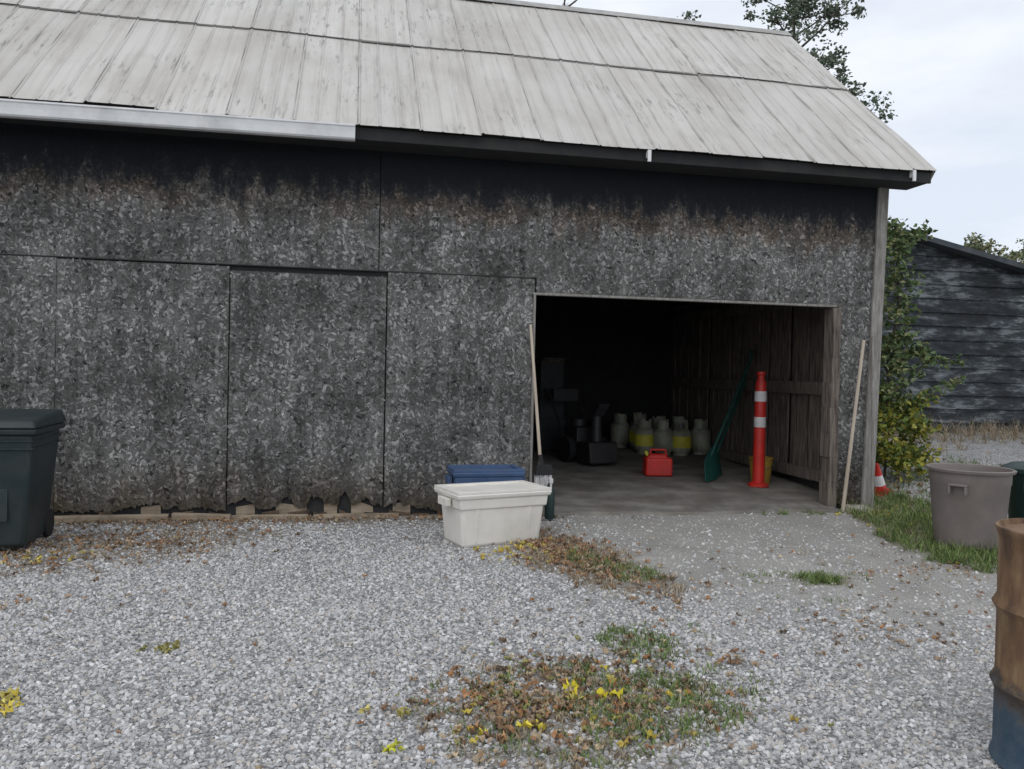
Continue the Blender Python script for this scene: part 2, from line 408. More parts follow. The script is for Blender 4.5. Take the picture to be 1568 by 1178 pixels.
for i in range(26): 
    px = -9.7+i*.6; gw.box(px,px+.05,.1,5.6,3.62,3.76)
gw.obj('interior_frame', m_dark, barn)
fm = simple('barn_floor', (.25,.235,.21), (.12,.11,.10), 3, .95, .3, dirt=.7)
mb = MB(); mb.hexa([(-9.9,.06,-.1),(5.83,.06,-.1),(5.83,5.69,-.1),(-9.9,5.69,-.1)],[(-9.9,.06,.045),(5.83,.06,.045),(5.83,5.69,.33),(-9.9,5.69,.33)])
xsb = np.arange(1.95, 5.4, .12)
for i, xx in enumerate(xsb):
    e0 = -.16+.05*math.sin(xx*3)+.02*math.sin(xx*11); e1 = -.16+.05*math.sin((xx+.12)*3)+.02*math.sin((xx+.12)*11)
    mb.hexa([(xx,e0-.05,-.02),(xx+.12,e1-.05,-.02),(xx+.12,.06,-.02),(xx,.06,-.02)],[(xx,e0,.03),(xx+.12,e1,.03),(xx+.12,.06,.043),(xx,.06,.043)])
mb.obj('barn_floor', fm, barn)
m_deck = simple('roof_deck', (.03,.028,.027), (.05,.045,.04), 6, .9)
def slope_pt(x, s, off=0):
    d = Vector((0, ridgeY-eY, ridgeZ-eZ)); d.normalize(); nrm = Vector((0, -d.z, d.y))
    q_ = Vector((x, eY, eZ))+d*s+nrm*off; return (q_.x, q_.y, q_.z)
SL = math.hypot(ridgeY-eY, ridgeZ-eZ)
mb = MB()
mb.hexa([slope_pt(-10.2,.02,-.07),slope_pt(6.30,.02,-.07),slope_pt(6.30,SL,-.07),slope_pt(-10.2,SL,-.07)],[slope_pt(-10.2,.02,-.02),slope_pt(6.30,.02,-.02),slope_pt(6.30,SL,-.02),slope_pt(-10.2,SL,-.02)])
mir = lambda q_: (q_[0], 2*ridgeY-q_[1], q_[2])
mb.hexa([mir(slope_pt(-10.2,.02,-.07)),mir(slope_pt(6.30,.02,-.07)),mir(slope_pt(6.30,SL,-.07)),mir(slope_pt(-10.2,SL,-.07))],[mir(slope_pt(-10.2,.02,0)),mir(slope_pt(6.30,.02,0)),mir(slope_pt(6.30,SL,0)),mir(slope_pt(-10.2,SL,0))])
mb.obj('roof_deck', m_deck, barn)
mb = MB(); mb.box(-10.2,6.28,-.405,-.375,3.70,3.815); mb.box(-10.2,6.28,-.374,-.0,3.71,3.73)
mb.obj('fascia_and_soffit', m_dark, barn)
mb = MB()
mb.hexa([slope_pt(6.302,0,-.13),slope_pt(6.33,0,-.13),slope_pt(6.33,SL,-.13),slope_pt(6.302,SL,-.13)],[slope_pt(6.302,0,.004),slope_pt(6.33,0,.004),slope_pt(6.33,SL,.004),slope_pt(6.302,SL,.004)])
mb.hexa([mir(q_) for q_ in [slope_pt(6.302,0,-.13),slope_pt(6.33,0,-.13),slope_pt(6.33,SL-.01,-.13),slope_pt(6.302,SL-.01,-.13)]],[mir(q_) for q_ in [slope_pt(6.302,0,.004),slope_pt(6.33,0,.004),slope_pt(6.33,SL-.01,.004),slope_pt(6.302,SL-.01,.004)]])
mb.obj('rake_trim', m_greywood, barn)
rm, nt, b = newmat('weathered_metal_roof')
a = N(nt, 'ShaderNodeAttribute', attribute_name='col').outputs['Color']; p = pos(nt)
st = noise(nt, mapv(nt, p, (14,.5,.5)), 1.0, 5, .6)
c = mixc(nt, .45, a, ramp(nt, st, [(0.3,(.60,.56,.52)),(0.5,(.97,.96,.95)),(0.7,(1.08,1.08,1.07))]), 'MULTIPLY')
bl = noise(nt, mapv(nt, p, (1.2,.7,.7)), 1.1, 4, .6)
c = mixc(nt, .5, c, ramp(nt, bl, [(0.32,(.68,.64,.60)),(0.6,(1.08,1.07,1.06))]), 'MULTIPLY')
mark = math_(nt, 'MULTIPLY', ramp(nt, noise(nt, mapv(nt, p, (22,3.2,3.2)), 1.0, 5, .7), [(0.53,0.0),(0.66,1.0)]), ramp(nt, noise(nt, p, .8, 4, .6), [(0.47,0.0),(0.60,.8)]))
c = mixc(nt, mark, c, (.18,.17,.155))
nt.links.new(c, b.inputs['Base Color']); b.inputs['Roughness'].default_value = .6; b.inputs['Metallic'].default_value = .0
def sheets(s0, s1, off, e_j):
    mb = MB(); xx = -10.2
    while xx < 6.3:
        wd = .60; x1 = min(xx+wd, 6.32)
        tint = R.uniform(.94,1.04); base = (.56*tint, .542*tint, .512*tint); lj = R.uniform(-e_j, e_j); so_ = R.uniform(0,.003)
        prof = []
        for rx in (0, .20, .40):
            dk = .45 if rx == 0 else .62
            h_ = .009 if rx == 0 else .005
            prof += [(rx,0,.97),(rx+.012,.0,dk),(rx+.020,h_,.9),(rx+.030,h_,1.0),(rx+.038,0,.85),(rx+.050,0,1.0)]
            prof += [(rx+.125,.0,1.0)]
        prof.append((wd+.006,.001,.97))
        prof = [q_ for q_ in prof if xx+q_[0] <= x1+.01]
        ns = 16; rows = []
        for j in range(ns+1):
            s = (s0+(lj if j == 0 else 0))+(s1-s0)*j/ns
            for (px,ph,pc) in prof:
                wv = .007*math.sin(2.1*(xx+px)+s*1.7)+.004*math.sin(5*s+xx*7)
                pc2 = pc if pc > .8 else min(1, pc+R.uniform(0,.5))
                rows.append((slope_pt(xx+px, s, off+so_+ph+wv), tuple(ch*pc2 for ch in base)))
        k = len(prof); st_ = len(mb.v)
        mb.v += [r_[0] for r_ in rows]; mb.c += [r_[1] for r_ in rows]
        for j in range(ns):
            for i in range(k-1):
                q0 = st_+j*k+i; mb.f.append((q0,q0+1,q0+k+1,q0+k))
        xx += wd
    return mb
lap = (1.28-eY)/(ridgeY-eY)*SL
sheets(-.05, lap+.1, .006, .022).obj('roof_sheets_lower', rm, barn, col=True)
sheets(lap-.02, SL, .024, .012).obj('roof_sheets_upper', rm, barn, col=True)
mb = MB()
mb.hexa([slope_pt(-10.2,lap-.035,.010),slope_pt(6.31,lap-.035,.010),slope_pt(6.31,lap,.012),slope_pt(-10.2,lap,.012)],[slope_pt(-10.2,lap-.03,.019),slope_pt(6.31,lap-.03,.019),slope_pt(6.31,lap,.021),slope_pt(-10.2,lap,.021)])
mb.obj('roof_lap_strip', simple('lap_strip', (.14,.135,.13), (.26,.25,.24), 3, .8), barn)
mb = MB(); a0 = slope_pt(0,SL-.14,.048)
mb.add([(-10.2,a0[1],a0[2]),(6.34,a0[1],a0[2]),(6.34,ridgeY,ridgeZ+.066),(-10.2,ridgeY,ridgeZ+.066),(6.34,2*ridgeY-a0[1],a0[2]),(-10.2,2*ridgeY-a0[1],a0[2])],[(0,1,2,3),(3,2,4,5)])
mb.obj('ridge_cap', simple('ridge_metal', (.46,.45,.43), None, 5, .6, dirt=.5), barn)
m_gut = simple('gutter_white', (.90,.90,.90), (.80,.81,.82), 5, .45, .04, dirt=.22)
prof = [(-.41,3.80),(-.41,3.672),(-.50,3.665),(-.515,3.68),(-.525,3.735),(-.535,3.775),(-.545,3.785),(-.545,3.80),(-.528,3.80),(-.52,3.77),(-.51,3.735),(-.50,3.70),(-.48,3.685),(-.42,3.685),(-.42,3.80)]
mb = MB(); k = len(prof)
segs = [-10.1,-6,-3.1,-3.09,-.01]
dz = lambda xx: -.008*max(0,-xx)
for sA, sB in zip(segs[:-1], segs[1:]):
    o_ = .004 if abs(sB-sA) < .05 else 0
    v = [(sA,py-o_,pz+dz(sA)) for py,pz in prof]+[(sB,py-o_,pz+dz(sB)) for py,pz in prof]
    mb.add(v, [(i,(i+1)%k,k+(i+1)%k,k+i) for i in range(k)])
v = [(-.009,py,pz) for py,pz in prof[:8]]; mb.add(v, [tuple(range(8))])
mb.obj('gutter', m_gut, barn)
mb = MB()
for px, pz in ((2.93,3.70),(6.0,3.71)):
    mb.box(px,px+.028,-.47,-.409,pz+.03,pz+.10); mb.box(px-.004,px+.032,-.485,-.465,pz-.02,pz+.10)
mb.obj('gutter_bracket', m_gut, barn, .003)

# ------------------------------------------------------------------ timber at wall foot
tb = empty('fallen_timber', (-2.75,-.17,0))
mb = MB()
mb.hexa([(0,0,0),(1.05,.02,0),(1.05,.10,0),(0,.09,0)],[(0,0,.055),(1.05,.02,.06),(1.05,.10,.06),(0,.09,.055)])
mb.hexa([(1.08,.03,0),(1.62,.0,0),(1.62,.09,0),(1.08,.11,0)],[(1.08,.03,.07),(1.62,.0,.05),(1.62,.09,.05),(1.08,.11,.07)])
mb.hexa([(1.70,.02,0),(2.35,.05,0),(2.35,.09,0),(1.70,.08,0)],[(1.70,.02,.045),(2.35,.05,.04),(2.35,.09,.04),(1.70,.08,.045)])
mb.obj('timber_planks', m_tan, tb, .006)

# ------------------------------------------------------------------ plastics
m_cart = simple('cart_plastic', (.010,.020,.024), (.016,.030,.034), 4, .5, .05, dirt=.15)
m_white = simple('white_plastic', (.82,.79,.73), (.76,.73,.66), 3, .5, .04, dirt=.12)
m_blue = simple('blue_plastic', (.06,.12,.24), (.05,.09,.19), 5, .5, .05, dirt=.25)
m_canbr = simple('taupe_plastic', (.22,.185,.172), (.17,.145,.135), 4, .6, .08, dirt=.3)
m_green = simple('dark_green_plastic', (.012,.035,.032), None, 5, .5, .05)
m_black = simple('black_rubber', (.015,.015,.016), None, 6, .8)
m_red = simple('red_plastic', (.62,.03,.02), (.48,.02,.015), 6, .45, .03, dirt=.15)
m_refl = simple('white_reflective', (.72,.70,.70), (.6,.58,.58), 12, .4, .02)
m_steel = simple('steel', (.35,.35,.36), None, 10, .4, .05, metal=.8)
ct = empty('trash_cart', (-2.70,-1.22,float(g(-2.7,-1.22))), math.radians(4))
mb = MB(); mb.taper(.46,.60,.04,.60,.78,.93); mb.obj('body', m_cart, ct, .035)
mb = MB(); mb.taper(.65,.83,.915,.66,.84,.965); mb.obj('rim', m_cart, ct, .015)
mb = MB(); mb.hexa([(-.34,-.44,.967),(.34,-.44,.967),(.34,.44,.967),(-.34,.44,.967)],[(-.30,-.38,1.03),(.30,-.38,1.03),(.30,.40,1.08),(-.30,.40,1.08)]); mb.obj('lid', m_cart, ct, .025)
mb = MB(); mb.rod((-.24,.47,1.0),(.24,.47,1.0),.017); mb.box(-.26,-.22,.38,.49,.94,1.03); mb.box(.22,.26,.38,.49,.94,1.03); mb.obj('handle', m_cart, ct, .006)
mb = MB()
for sx in (-.27,.21): mb.rod((sx,.30,.12),(sx+.04,.30,.12),.12,n=28)
mb.obj('wheels', m_black, ct, .008)
mb = MB()
for zz_ in (.80,.86): mb.taper(.605,.785,zz_,.61,.79,zz_+.015)
mb.box(-.12,.12,-.352,-.31,.25,.5); mb.obj('body_ribs', m_cart, ct, .005)
def tote(name, loc, rz, w_, d_, h_, mat):
    e = empty(name, loc, rz)
    mb = MB(); mb.taper(w_*.83,d_*.78,0,w_*.91,d_*.90,h_*.84); mb.obj('body', mat, e, .035)
    mb = MB(); mb.taper(w_*.93,d_*.92,h_*.66,w_*.95,d_*.945,h_*.85); mb.obj('upper_band', mat, e, .014)
    mb = MB(); mb.taper(w_*.99,d_*.99,h_*.84,w_*1.02,d_*1.03,h_*.93); mb.obj('lid_rim', mat, e, .014)
    mb = MB()
    for x0,x1,y0,y1 in ((-.5,.5,-.5,-.40),(-.5,.5,.40,.5),(-.5,-.42,-.40,.40),(.42,.5,-.40,.40)):
        mb.box(x0*w_,x1*w_,y0*d_,y1*d_,h_*.931,h_*.975)
    mb.box(-.42*w_,.42*w_,-.40*d_,.40*d_,h_*.931,h_*.945); mb.box(-.05*w_,.05*w_,-.40*d_,.40*d_,h_*.9455,h_*.955)
    mb.obj('lid', mat, e, .008)
    mb = MB()
    for s in (-1,1): mb.box(s*w_*.49-(.0 if s > 0 else .045), s*w_*.49+(.045 if s > 0 else 0), -.09,.09,h_*.70,h_*.83)
    for t in (-.28,.28): mb.hexa([(t*w_-.012,-d_*.405,.04),(t*w_+.012,-d_*.405,.04),(t*w_+.012,-d_*.37,.04),(t*w_-.012,-d_*.37,.04)],[(t*w_-.012,-d_*.450,h_*.66),(t*w_+.012,-d_*.450,h_*.66),(t*w_+.012,-d_*.41,h_*.66),(t*w_-.012,-d_*.41,h_*.66)])
    mb.obj('handles_and_ribs', mat, e, .005)
tote('white_storage_tote', (1.24,-1.33,.0), math.radians(17), .90,.52,.50, m_white)
tote('blue_storage_tote', (1.31,-.50,.01), math.radians(2), .70,.42,.56, m_blue)
def can(name, loc, rb, rtp, h_, mat, lid=False):
    e = empty(name, loc, .6)
    pr = [(0.0,.01),(rb-.02,.01),(rb,.03),(rtp*.93,h_*.80),(rtp*.95,h_*.82),(rtp*.96,h_-.035),(rtp+.012,h_-.03),(rtp+.018,h_-.008),(rtp+.006,h_),(rtp-.012,h_-.004),(rtp*.94,h_-.03),(rb-.012,.05),(0.0,.05)]
    MB().lathe(pr, n=56).obj('body', mat, e, smooth=True)
    mb = MB()
    for s in (-1,1):
        x0 = s*(rtp*.95)
        mb.box(min(x0,x0+s*.05),max(x0,x0+s*.05),-.075,.075,h_*.80,h_*.83); mb.box(min(x0,x0+s*.05),max(x0,x0+s*.05),-.075,-.055,h_*.70,h_*.80); mb.box(min(x0,x0+s*.05),max(x0,x0+s*.05),.055,.075,h_*.70,h_*.80)
    mb.obj('handles', mat, e, .006)
    if lid: MB().lathe([(rtp+.03,h_-.03),(rtp+.03,h_+.01),(rtp*.8,h_+.05),(.06,h_+.07),(.05,h_+.09),(0,h_+.09)], n=48).obj('lid', mat, e, smooth=True)
can('garbage_can', (5.50,-2.0,float(g(5.5,-2.0))), .275,.345,.72, m_canbr)
can('garbage_can', (6.50,-1.75,float(g(6.4,-1.75))), .24,.30,.68, m_green, True)
bm_, nt, b = newmat('rusty_barrel_paint')
tc = N(nt, 'ShaderNodeTexCoord').outputs['Object']; sp = N(nt, 'ShaderNodeSeparateXYZ'); nt.links.new(tc, sp.inputs[0])
zn = math_(nt, 'ADD', sp.outputs[2], math_(nt, 'MULTIPLY', math_(nt, 'SUBTRACT', noise(nt, tc, 6, 6, .7), .5), .35))
rust = ramp(nt, noise(nt, mapv(nt, tc, (1,1,.35)), 9, 7, .7), [(0.3,(.06,.035,.022)),(0.48,(.17,.095,.05)),(0.62,(.24,.16,.08)),(0.75,(.20,.17,.12))])
blu = ramp(nt, noise(nt, tc, 12, 5, .7), [(0.4,(.035,.07,.11)),(0.65,(.07,.10,.13))])
c = mixc(nt, ramp(nt, zn, [(0.22, 1.0), (0.34, 0.0)]), rust, blu)
band = ramp(nt, zn, [(0.24,0.0),(0.30,.8),(0.36,.0)])
c = mixc(nt, band, c, (.025,.022,.02))
nt.links.new(c, b.inputs['Base Color']); b.inputs['Roughness'].default_value = .75
bump(nt, b, noise(nt, tc, 30, 6, .7), .35, .006)
e = empty('rusty_barrel', (2.79,-5.70,float(g(2.79,-5.7))))
H = .93; pr = [(0,.02),(.27,.02),(.288,.0),(.297,.01),(.29,.03),(.285,.05)]
for hz in (.31,.62): pr += [(.285,hz-.03),(.292,hz-.018),(.302,hz),(.292,hz+.018),(.285,hz+.03)]
pr += [(.285,H-.05),(.29,H-.03),(.298,H-.012),(.296,H),(.286,H+.002),(.28,H-.02),(.0,H-.02)]
MB().lathe(pr, n=72).obj('drum', bm_, e, smooth=True)
mb = MB(); mb.rod((.15,.1,H-.02),(.15,.1,H-.003),.03,n=16); mb.rod((-.18,-.05,H-.02),(-.18,-.05,H-.006),.018,n=16); mb.obj('bungs', m_steel, e)
e = empty('traffic_cone', (6.66,.86,float(g(6.66,.86))+.02), .3, rot=(.12,-.30,.3))
MB().taper(.26,.26,0,.25,.25,.03).obj('base', m_red, e, .01)
MB().lathe([(.105,.03),(.085,.12)]).obj('cone_lower', m_red, e, smooth=True)
MB().lathe([(.0851,.12),(.055,.25)]).obj('reflective_collar', m_refl, e, smooth=True)
MB().lathe([(.055,.25),(.026,.38),(.022,.40),(0,.40)]).obj('cone_upper', m_red, e, smooth=True)

# ------------------------------------------------------------------ poles and tools at the door
m_pole = simple('pole_wood', (.55,.47,.38), (.42,.35,.27), 6, .7, .1, stretch=(1,1,.2))
e = empty('push_broom'); mb = MB(); mb.rod((1.92,-.34,.42),(1.835,-.045,2.0),.018,.015); mb.obj('handle', m_pole, e)
mb = MB(); mb.hexa([(1.84,-.40,.46),(2.04,-.37,.46),(2.04,-.32,.46),(1.84,-.34,.46)],[(1.86,-.38,.56),(2.02,-.36,.56),(2.02,-.31,.56),(1.86,-.33,.56)]); mb.rod((1.925,-.36,.50),(1.905,-.32,.66),.024); mb.obj('head', m_black, e, .006)
mb = MB()
for i in range(70):
    bx = 1.85+.18*R.rand(); mb.rod((bx,-.36+.03*R.rand(),.47),(bx+R.uniform(-.03,.03),-.39+R.uniform(-.03,.03),.30),.004,.002,4)
mb.obj('bristles', m_refl, e)
e = empty('spray_bottle', (1.98,-.46,.03)); MB().lathe([(0,0),(.045,0),(.05,.02),(.05,.26),(.03,.33),(.018,.36),(0,.36)]).obj('bottle', m_green, e, smooth=True)
mb = MB(); mb.box(-.02,.02,-.05,.03,.36,.41); mb.box(-.01,.01,-.045,-.03,.30,.36); mb.obj('trigger_cap', m_refl, e, .004)
e = empty('wooden_pole'); MB().rod((5.46,-.17,.0),(5.745,-.055,1.95),.021,.018).obj('shaft', m_pole, e)
e = empty('wooden_pole'); MB().rod((5.83,-.18,.0),(5.86,-.055,2.0),.016,.014).obj('shaft', m_greywood, e)
e = empty('stone_block'); mb = MB(); mb.hexa([(5.52,-.24,0),(5.82,-.26,0),(5.84,-.06,0),(5.50,-.05,0)],[(5.54,-.22,.06),(5.79,-.24,.05),(5.80,-.07,.07),(5.53,-.06,.07)]); mb.obj('block', simple('limestone', (.42,.39,.33), None, 9, .95, .5), e, .015)

# ------------------------------------------------------------------ interior contents
def fz(y): return .045+(.33-.045)*(y-.06)/5.63
m_tank = simple('tank_paint', (.36,.37,.29), (.21,.21,.15), 5, .5, .05, dirt=.6)
m_yel = simple('yellow_label', (.60,.55,.06), (.45,.42,.04), 7, .5)
def tank(x, y, lab, rz=0):
    e = empty('propane_tank', (x,y,fz(y)), rz)
    MB().lathe([(0,.02),(.10,.02),(.10,0),(.12,0),(.12,.035),(.155,.07),(.165,.12),(.165,.33),(.15,.385),(.11,.42),(.0,.435)], n=32).obj('body', m_tank, e, smooth=True)
    mb = MB(); n_ = 24
    for i in range(n_):
        t0 = -2.4+4.8*i/n_; t1 = -2.4+4.8*(i+1)/n_; r_ = .105
        c0,s0,c1,s1 = math.cos(t0),math.sin(t0),math.cos(t1),math.sin(t1); o_ = r_+.006
        zt = .56 if (i//3) % 3 != 1 else .53
        mb.hexa([(r_*c0,r_*s0,.40),(o_*c0,o_*s0,.40),(o_*c1,o_*s1,.40),(r_*c1,r_*s1,.40)],[(r_*c0,r_*s0,zt),(o_*c0,o_*s0,zt),(o_*c1,o_*s1,zt),(r_*c1,r_*s1,zt)])
    mb.obj('collar', m_tank, e)
    mb = MB(); mb.rod((0,0,.42),(0,0,.49),.02); mb.rod((0,0,.49),(0,0,.51),.035); mb.rod((0,0,.46),(.05,0,.46),.014); mb.obj('valve', m_steel, e)
    if lab: MB().lathe([(.1655,.13),(.1675,.13),(.1675,.31),(.1655,.31)], n=32).obj('label_sleeve', m_yel, e, smooth=True)
for (x_, y_, l_) in ((4.62,3.9,1),(4.88,3.75,0),(5.16,3.7,1),(5.56,3.85,0),(4.70,4.35,1),(5.02,4.3,0),(5.38,4.3,0),(4.45,4.6,0),(4.86,4.8,0)): tank(x_, y_, l_, R.uniform(0,6))
e = empty('fuel_can', (4.08,1.95,fz(1.95)), math.radians(-8))
MB().taper(.37,.24,0,.36,.23,.25).obj('body', m_red, e, .03)
mb = MB(); mb.taper(.35,.22,.22,.20,.14,.30,cx=-.02); mb.obj('shoulder', m_red, e, .02)
mb = MB(); mb.path([(-.10,0,.27),(-.10,0,.35),(.10,0,.35),(.12,0,.25)], .016); mb.obj('handle', m_red, e)
mb = MB(); mb.rod((-.13,0,.25),(-.17,0,.33),.025,.022,16); mb.obj('cap', m_yel, e)
e = empty('delineator_post', (5.15,1.18,fz(1.18)))
MB().lathe([(0,.0),(.13,.0),(.13,.03),(.09,.05),(.075,.06)]).obj('base', m_red, e, smooth=True)
MB().lathe([(.075,.05),(.072,.93)]).obj('lower_tube', m_red, e, smooth=True)
for z0 in (.76,1.09): MB().lathe([(.0745,z0),(.0755,z0+.003),(.0745,z0+.13)]).obj('reflective_band', m_refl, e, smooth=True)
MB().lathe([(.072,.93),(.068,1.33),(.045,1.37),(.045,1.42),(.06,1.44),(.055,1.47),(0,1.48)]).obj('upper_tube', m_red, e, smooth=True)
e = empty('yellow_bucket', (5.31,1.42,fz(1.4))); MB().lathe([(0,0),(.12,0),(.15,.32),(.16,.32),(.16,.34),(.145,.34),(.12,.02),(0,.02)]).obj('pail', simple('ochre_plastic',(.42,.26,.05),None,5,.5), e, smooth=True)
mb = MB(); mb.path([(-.155,0,.31),(-.12,-.1,.24),(0,-.155,.20),(.12,-.1,.24),(.155,0,.31)], .004); mb.obj('bail', m_steel, e)
m_gs = simple('green_shovel', (.012,.085,.068), (.010,.06,.05), 5, .5)
def shovel(bx, by, tx, ty, tz, w_, rz, mat, hm):
    z0 = fz(by); e = empty('snow_shovel', (bx,by,z0), rz)
    c_, s_ = math.cos(-rz), math.sin(-rz)
    lx, ly = (tx-bx)*c_-(ty-by)*s_, (tx-bx)*s_+(ty-by)*c_; lz = tz-z0
    L0 = Vector((0,0,.2)); L1 = Vector((lx,ly,lz))
    MB().rod(L0, L1, .020).obj('handle', hm, e)
    MB().path([(lx-.06,ly,lz+.10),(lx+.06,ly,lz+.10)], .014).rod((lx,ly,lz-.02),(lx-.06,ly,lz+.1),.012).rod((lx,ly,lz-.02),(lx+.06,ly,lz+.1),.012).obj('grip', mat, e)
    mb = MB(); lean = lx/max(lz,.1)
    for i in range(7):
        za = .01+i*.06; zb = za+.06; ya = -.12+.11*math.sin(i/7*1.5); yb = -.12+.11*math.sin((i+1)/7*1.5); wa = w_*(1 if i < 5 else .8-.35*(i-5)); wb = w_*(1 if i < 4 else .8-.35*(i-4))
        xa, xb = (za-.2)*lean, (zb-.2)*lean
        mb.hexa([(xa-wa,ya,za),(xa+wa,ya,za),(xa+wa,ya+.012,za),(xa-wa,ya+.012,za)],[(xb-wb,yb,zb),(xb+wb,yb,zb),(xb+wb,yb+.012,zb),(xb-wb,yb+.012,zb)])
    mb.obj('blade', mat, e)
shovel(4.66,1.65,5.60,2.3,1.78,.19,.75,m_gs,m_gs); shovel(4.92,2.0,5.66,2.6,1.40,.15,.9,m_gs,m_gs)
e = empty('snow_blower', (3.42,3.0,fz(3.0)), math.radians(15))
m_eng = simple('engine_dark', (.035,.035,.04), None, 8, .5); m_or = simple('dull_housing', (.022,.02,.022), None, 6, .6)
mb = MB(); mb.hexa([(-.24,-.45,.03),(.24,-.45,.03),(.24,-.05,.03),(-.24,-.05,.03)],[(-.24,-.40,.34),(.24,-.40,.34),(.24,-.05,.32),(-.24,-.05,.32)]); mb.obj('auger_housing', m_or, e, .03)
mb = MB(); mb.rod((0,-.2,.32),(0,-.2,.72),.08,.07,20); mb.hexa([(-.08,-.28,.70),(.08,-.28,.70),(.08,-.12,.70),(-.08,-.12,.70)],[(-.09,-.42,.88),(.09,-.42,.88),(.09,-.22,.92),(-.09,-.22,.92)]); mb.obj('chute', m_eng, e, .01)
mb = MB(); mb.box(-.2,.2,.0,.38,.22,.52); mb.rod((-.05,.2,.52),(-.05,.2,.64),.12,n=20); mb.box(.08,.2,.05,.3,.521,.62); mb.obj('engine', m_eng, e, .015)
mb = MB()
for s in (-.33,.22): mb.rod((s,.15,.19),(s+.11,.15,.19),.19,n=28)
mb.obj('wheels', m_black, e, .01)
mb = MB()
for s in (-.24,.24): mb.path([(s,.3,.35),(s,.75,.95),(s,.95,1.05)], .015)
mb.rod((-.24,.75,.95),(.24,.75,.95),.014); mb.box(-.22,.22,.68,.76,.88,1.06); mb.obj('handlebars', m_eng, e)
e = empty('workbench', (1.9,4.4,fz(4.4)))
mb = MB(); mb.box(-1.0,1.0,-.35,.35,.84,.90)
for a_ in (-.95,.87):
    for b_ in (-.3,.22): mb.box(a_,a_+.08,b_,b_+.08,0,.839)
mb.box(-.9,.9,-.3,.3,.25,.28); mb.obj('bench', m_inwood, e, .004)
e = empty('cardboard_box', (3.10,4.25,fz(4.4)+.0), .2); mb = MB(); mb.taper(.46,.36,0,.46,.36,.50); mb.taper(.42,.32,.502,.42,.32,.98); mb.taper(.40,.30,.982,.40,.30,1.40); mb.obj('cartons', simple('cardboard',(.06,.065,.07),None,6,.9), e, .005)
mb = MB(); mb.box(-.19,.19,-.01,.01,1.401,1.405); mb.hexa([(-.19,-.15,1.402),(.19,-.15,1.402),(.19,-.145,1.405),(-.19,-.145,1.405)],[(-.19,-.25,1.47),(.19,-.25,1.47),(.19,-.245,1.47),(-.19,-.245,1.47)]); mb.obj('flaps', m_inwood, e)

# ------------------------------------------------------------------ dark shed to the right
shed = empty('dark_shed', (0,0,0))
m_shed, nt, b = newmat('weathered_black_siding')
p = pos(nt); n1 = noise(nt, mapv(nt, p, (.8,1,3.0)), 1.9, 7, .74); n2 = noise(nt, mapv(nt, p, (1.5,1,30)), 1.5, 4, .6)
c = ramp(nt, n1, [(0.40,(.010,.013,.017)),(0.51,(.035,.044,.052)),(0.62,(.20,.22,.235))])
c = mixc(nt, .5, c, ramp(nt, n2, [(0.3,.4),(0.7,1.5)]), 'MULTIPLY')
nt.links.new(c, b.inputs['Base Color']); b.inputs['Roughness'].default_value = .8; bump(nt, b, n2, .3, .01)
SX0, SX1, SXR, SY = 8.6, 16.5, 9.9, 5.0
def shz(x): return 4.16-.2*abs(x-SXR)
mb = MB(); zz_ = .2
while zz_ < 4.2:
    z1 = zz_+.26
    lo = SX0; hi = SX1
    if zz_+.02 > shz(SX1): hi = SXR+(4.16-zz_-.02)/.2
    if zz_+.02 > shz(SX0): lo = max(SX0, SXR-(4.16-zz_-.02)/.2)
    if hi-lo > .1:
        zl = min(z1, shz(lo)+.0); zr = min(z1, shz(hi)); mid = SXR; j1, j2 = R.uniform(-.010,.010,2)
        mb.hexa([(lo,SY-.035,zz_+j1),(mid,SY-.035,zz_+j2),(mid,SY,zz_),(lo,SY,zz_)],[(lo,SY-.004,zl),(mid,SY-.004,min(z1,4.16)),(mid,SY,min(z1,4.16)),(lo,SY,zl)])
        mb.hexa([(mid,SY-.035,zz_+j2),(hi,SY-.035,zz_-j1),(hi,SY,zz_),(mid,SY,zz_)],[(mid,SY-.004,min(z1,4.16)),(hi,SY-.004,zr),(hi,SY,zr),(mid,SY,min(z1,4.16))])
    zz_ += .26
mb.obj('clapboards', m_shed, shed)
mb = MB()
v = [(SX0,SY+.002,.2),(SX1,SY+.002,.2),(SX1,SY+.002,shz(SX1)),(SXR,SY+.002,4.16),(SX0,SY+.002,shz(SX0))]
mb.add(v+[(a_,SY+6,c_) for a_,_,c_ in v], [(0,1,2,3,4),(9,8,7,6,5),(1,6,7,2),(0,4,9,5)]); mb.obj('walls', m_shed, shed)
mb = MB()
for xa, xb in ((SX0-.3,SXR),(SXR,SX1+.4)):
    za, zb = shz(xa), shz(xb)
    mb.hexa([(xa,SY-.28,za),(xb,SY-.28,zb),(xb,SY+6.2,zb),(xa,SY+6.2,za)],[(xa,SY-.28,za+.10),(xb,SY-.28,zb+.10),(xb,SY+6.2,zb+.10),(xa,SY+6.2,za+.10)])
mb.obj('roof', simple('shed_roofing', (.035,.045,.055), (.07,.085,.10), 4, .8, dirt=.3), shed)

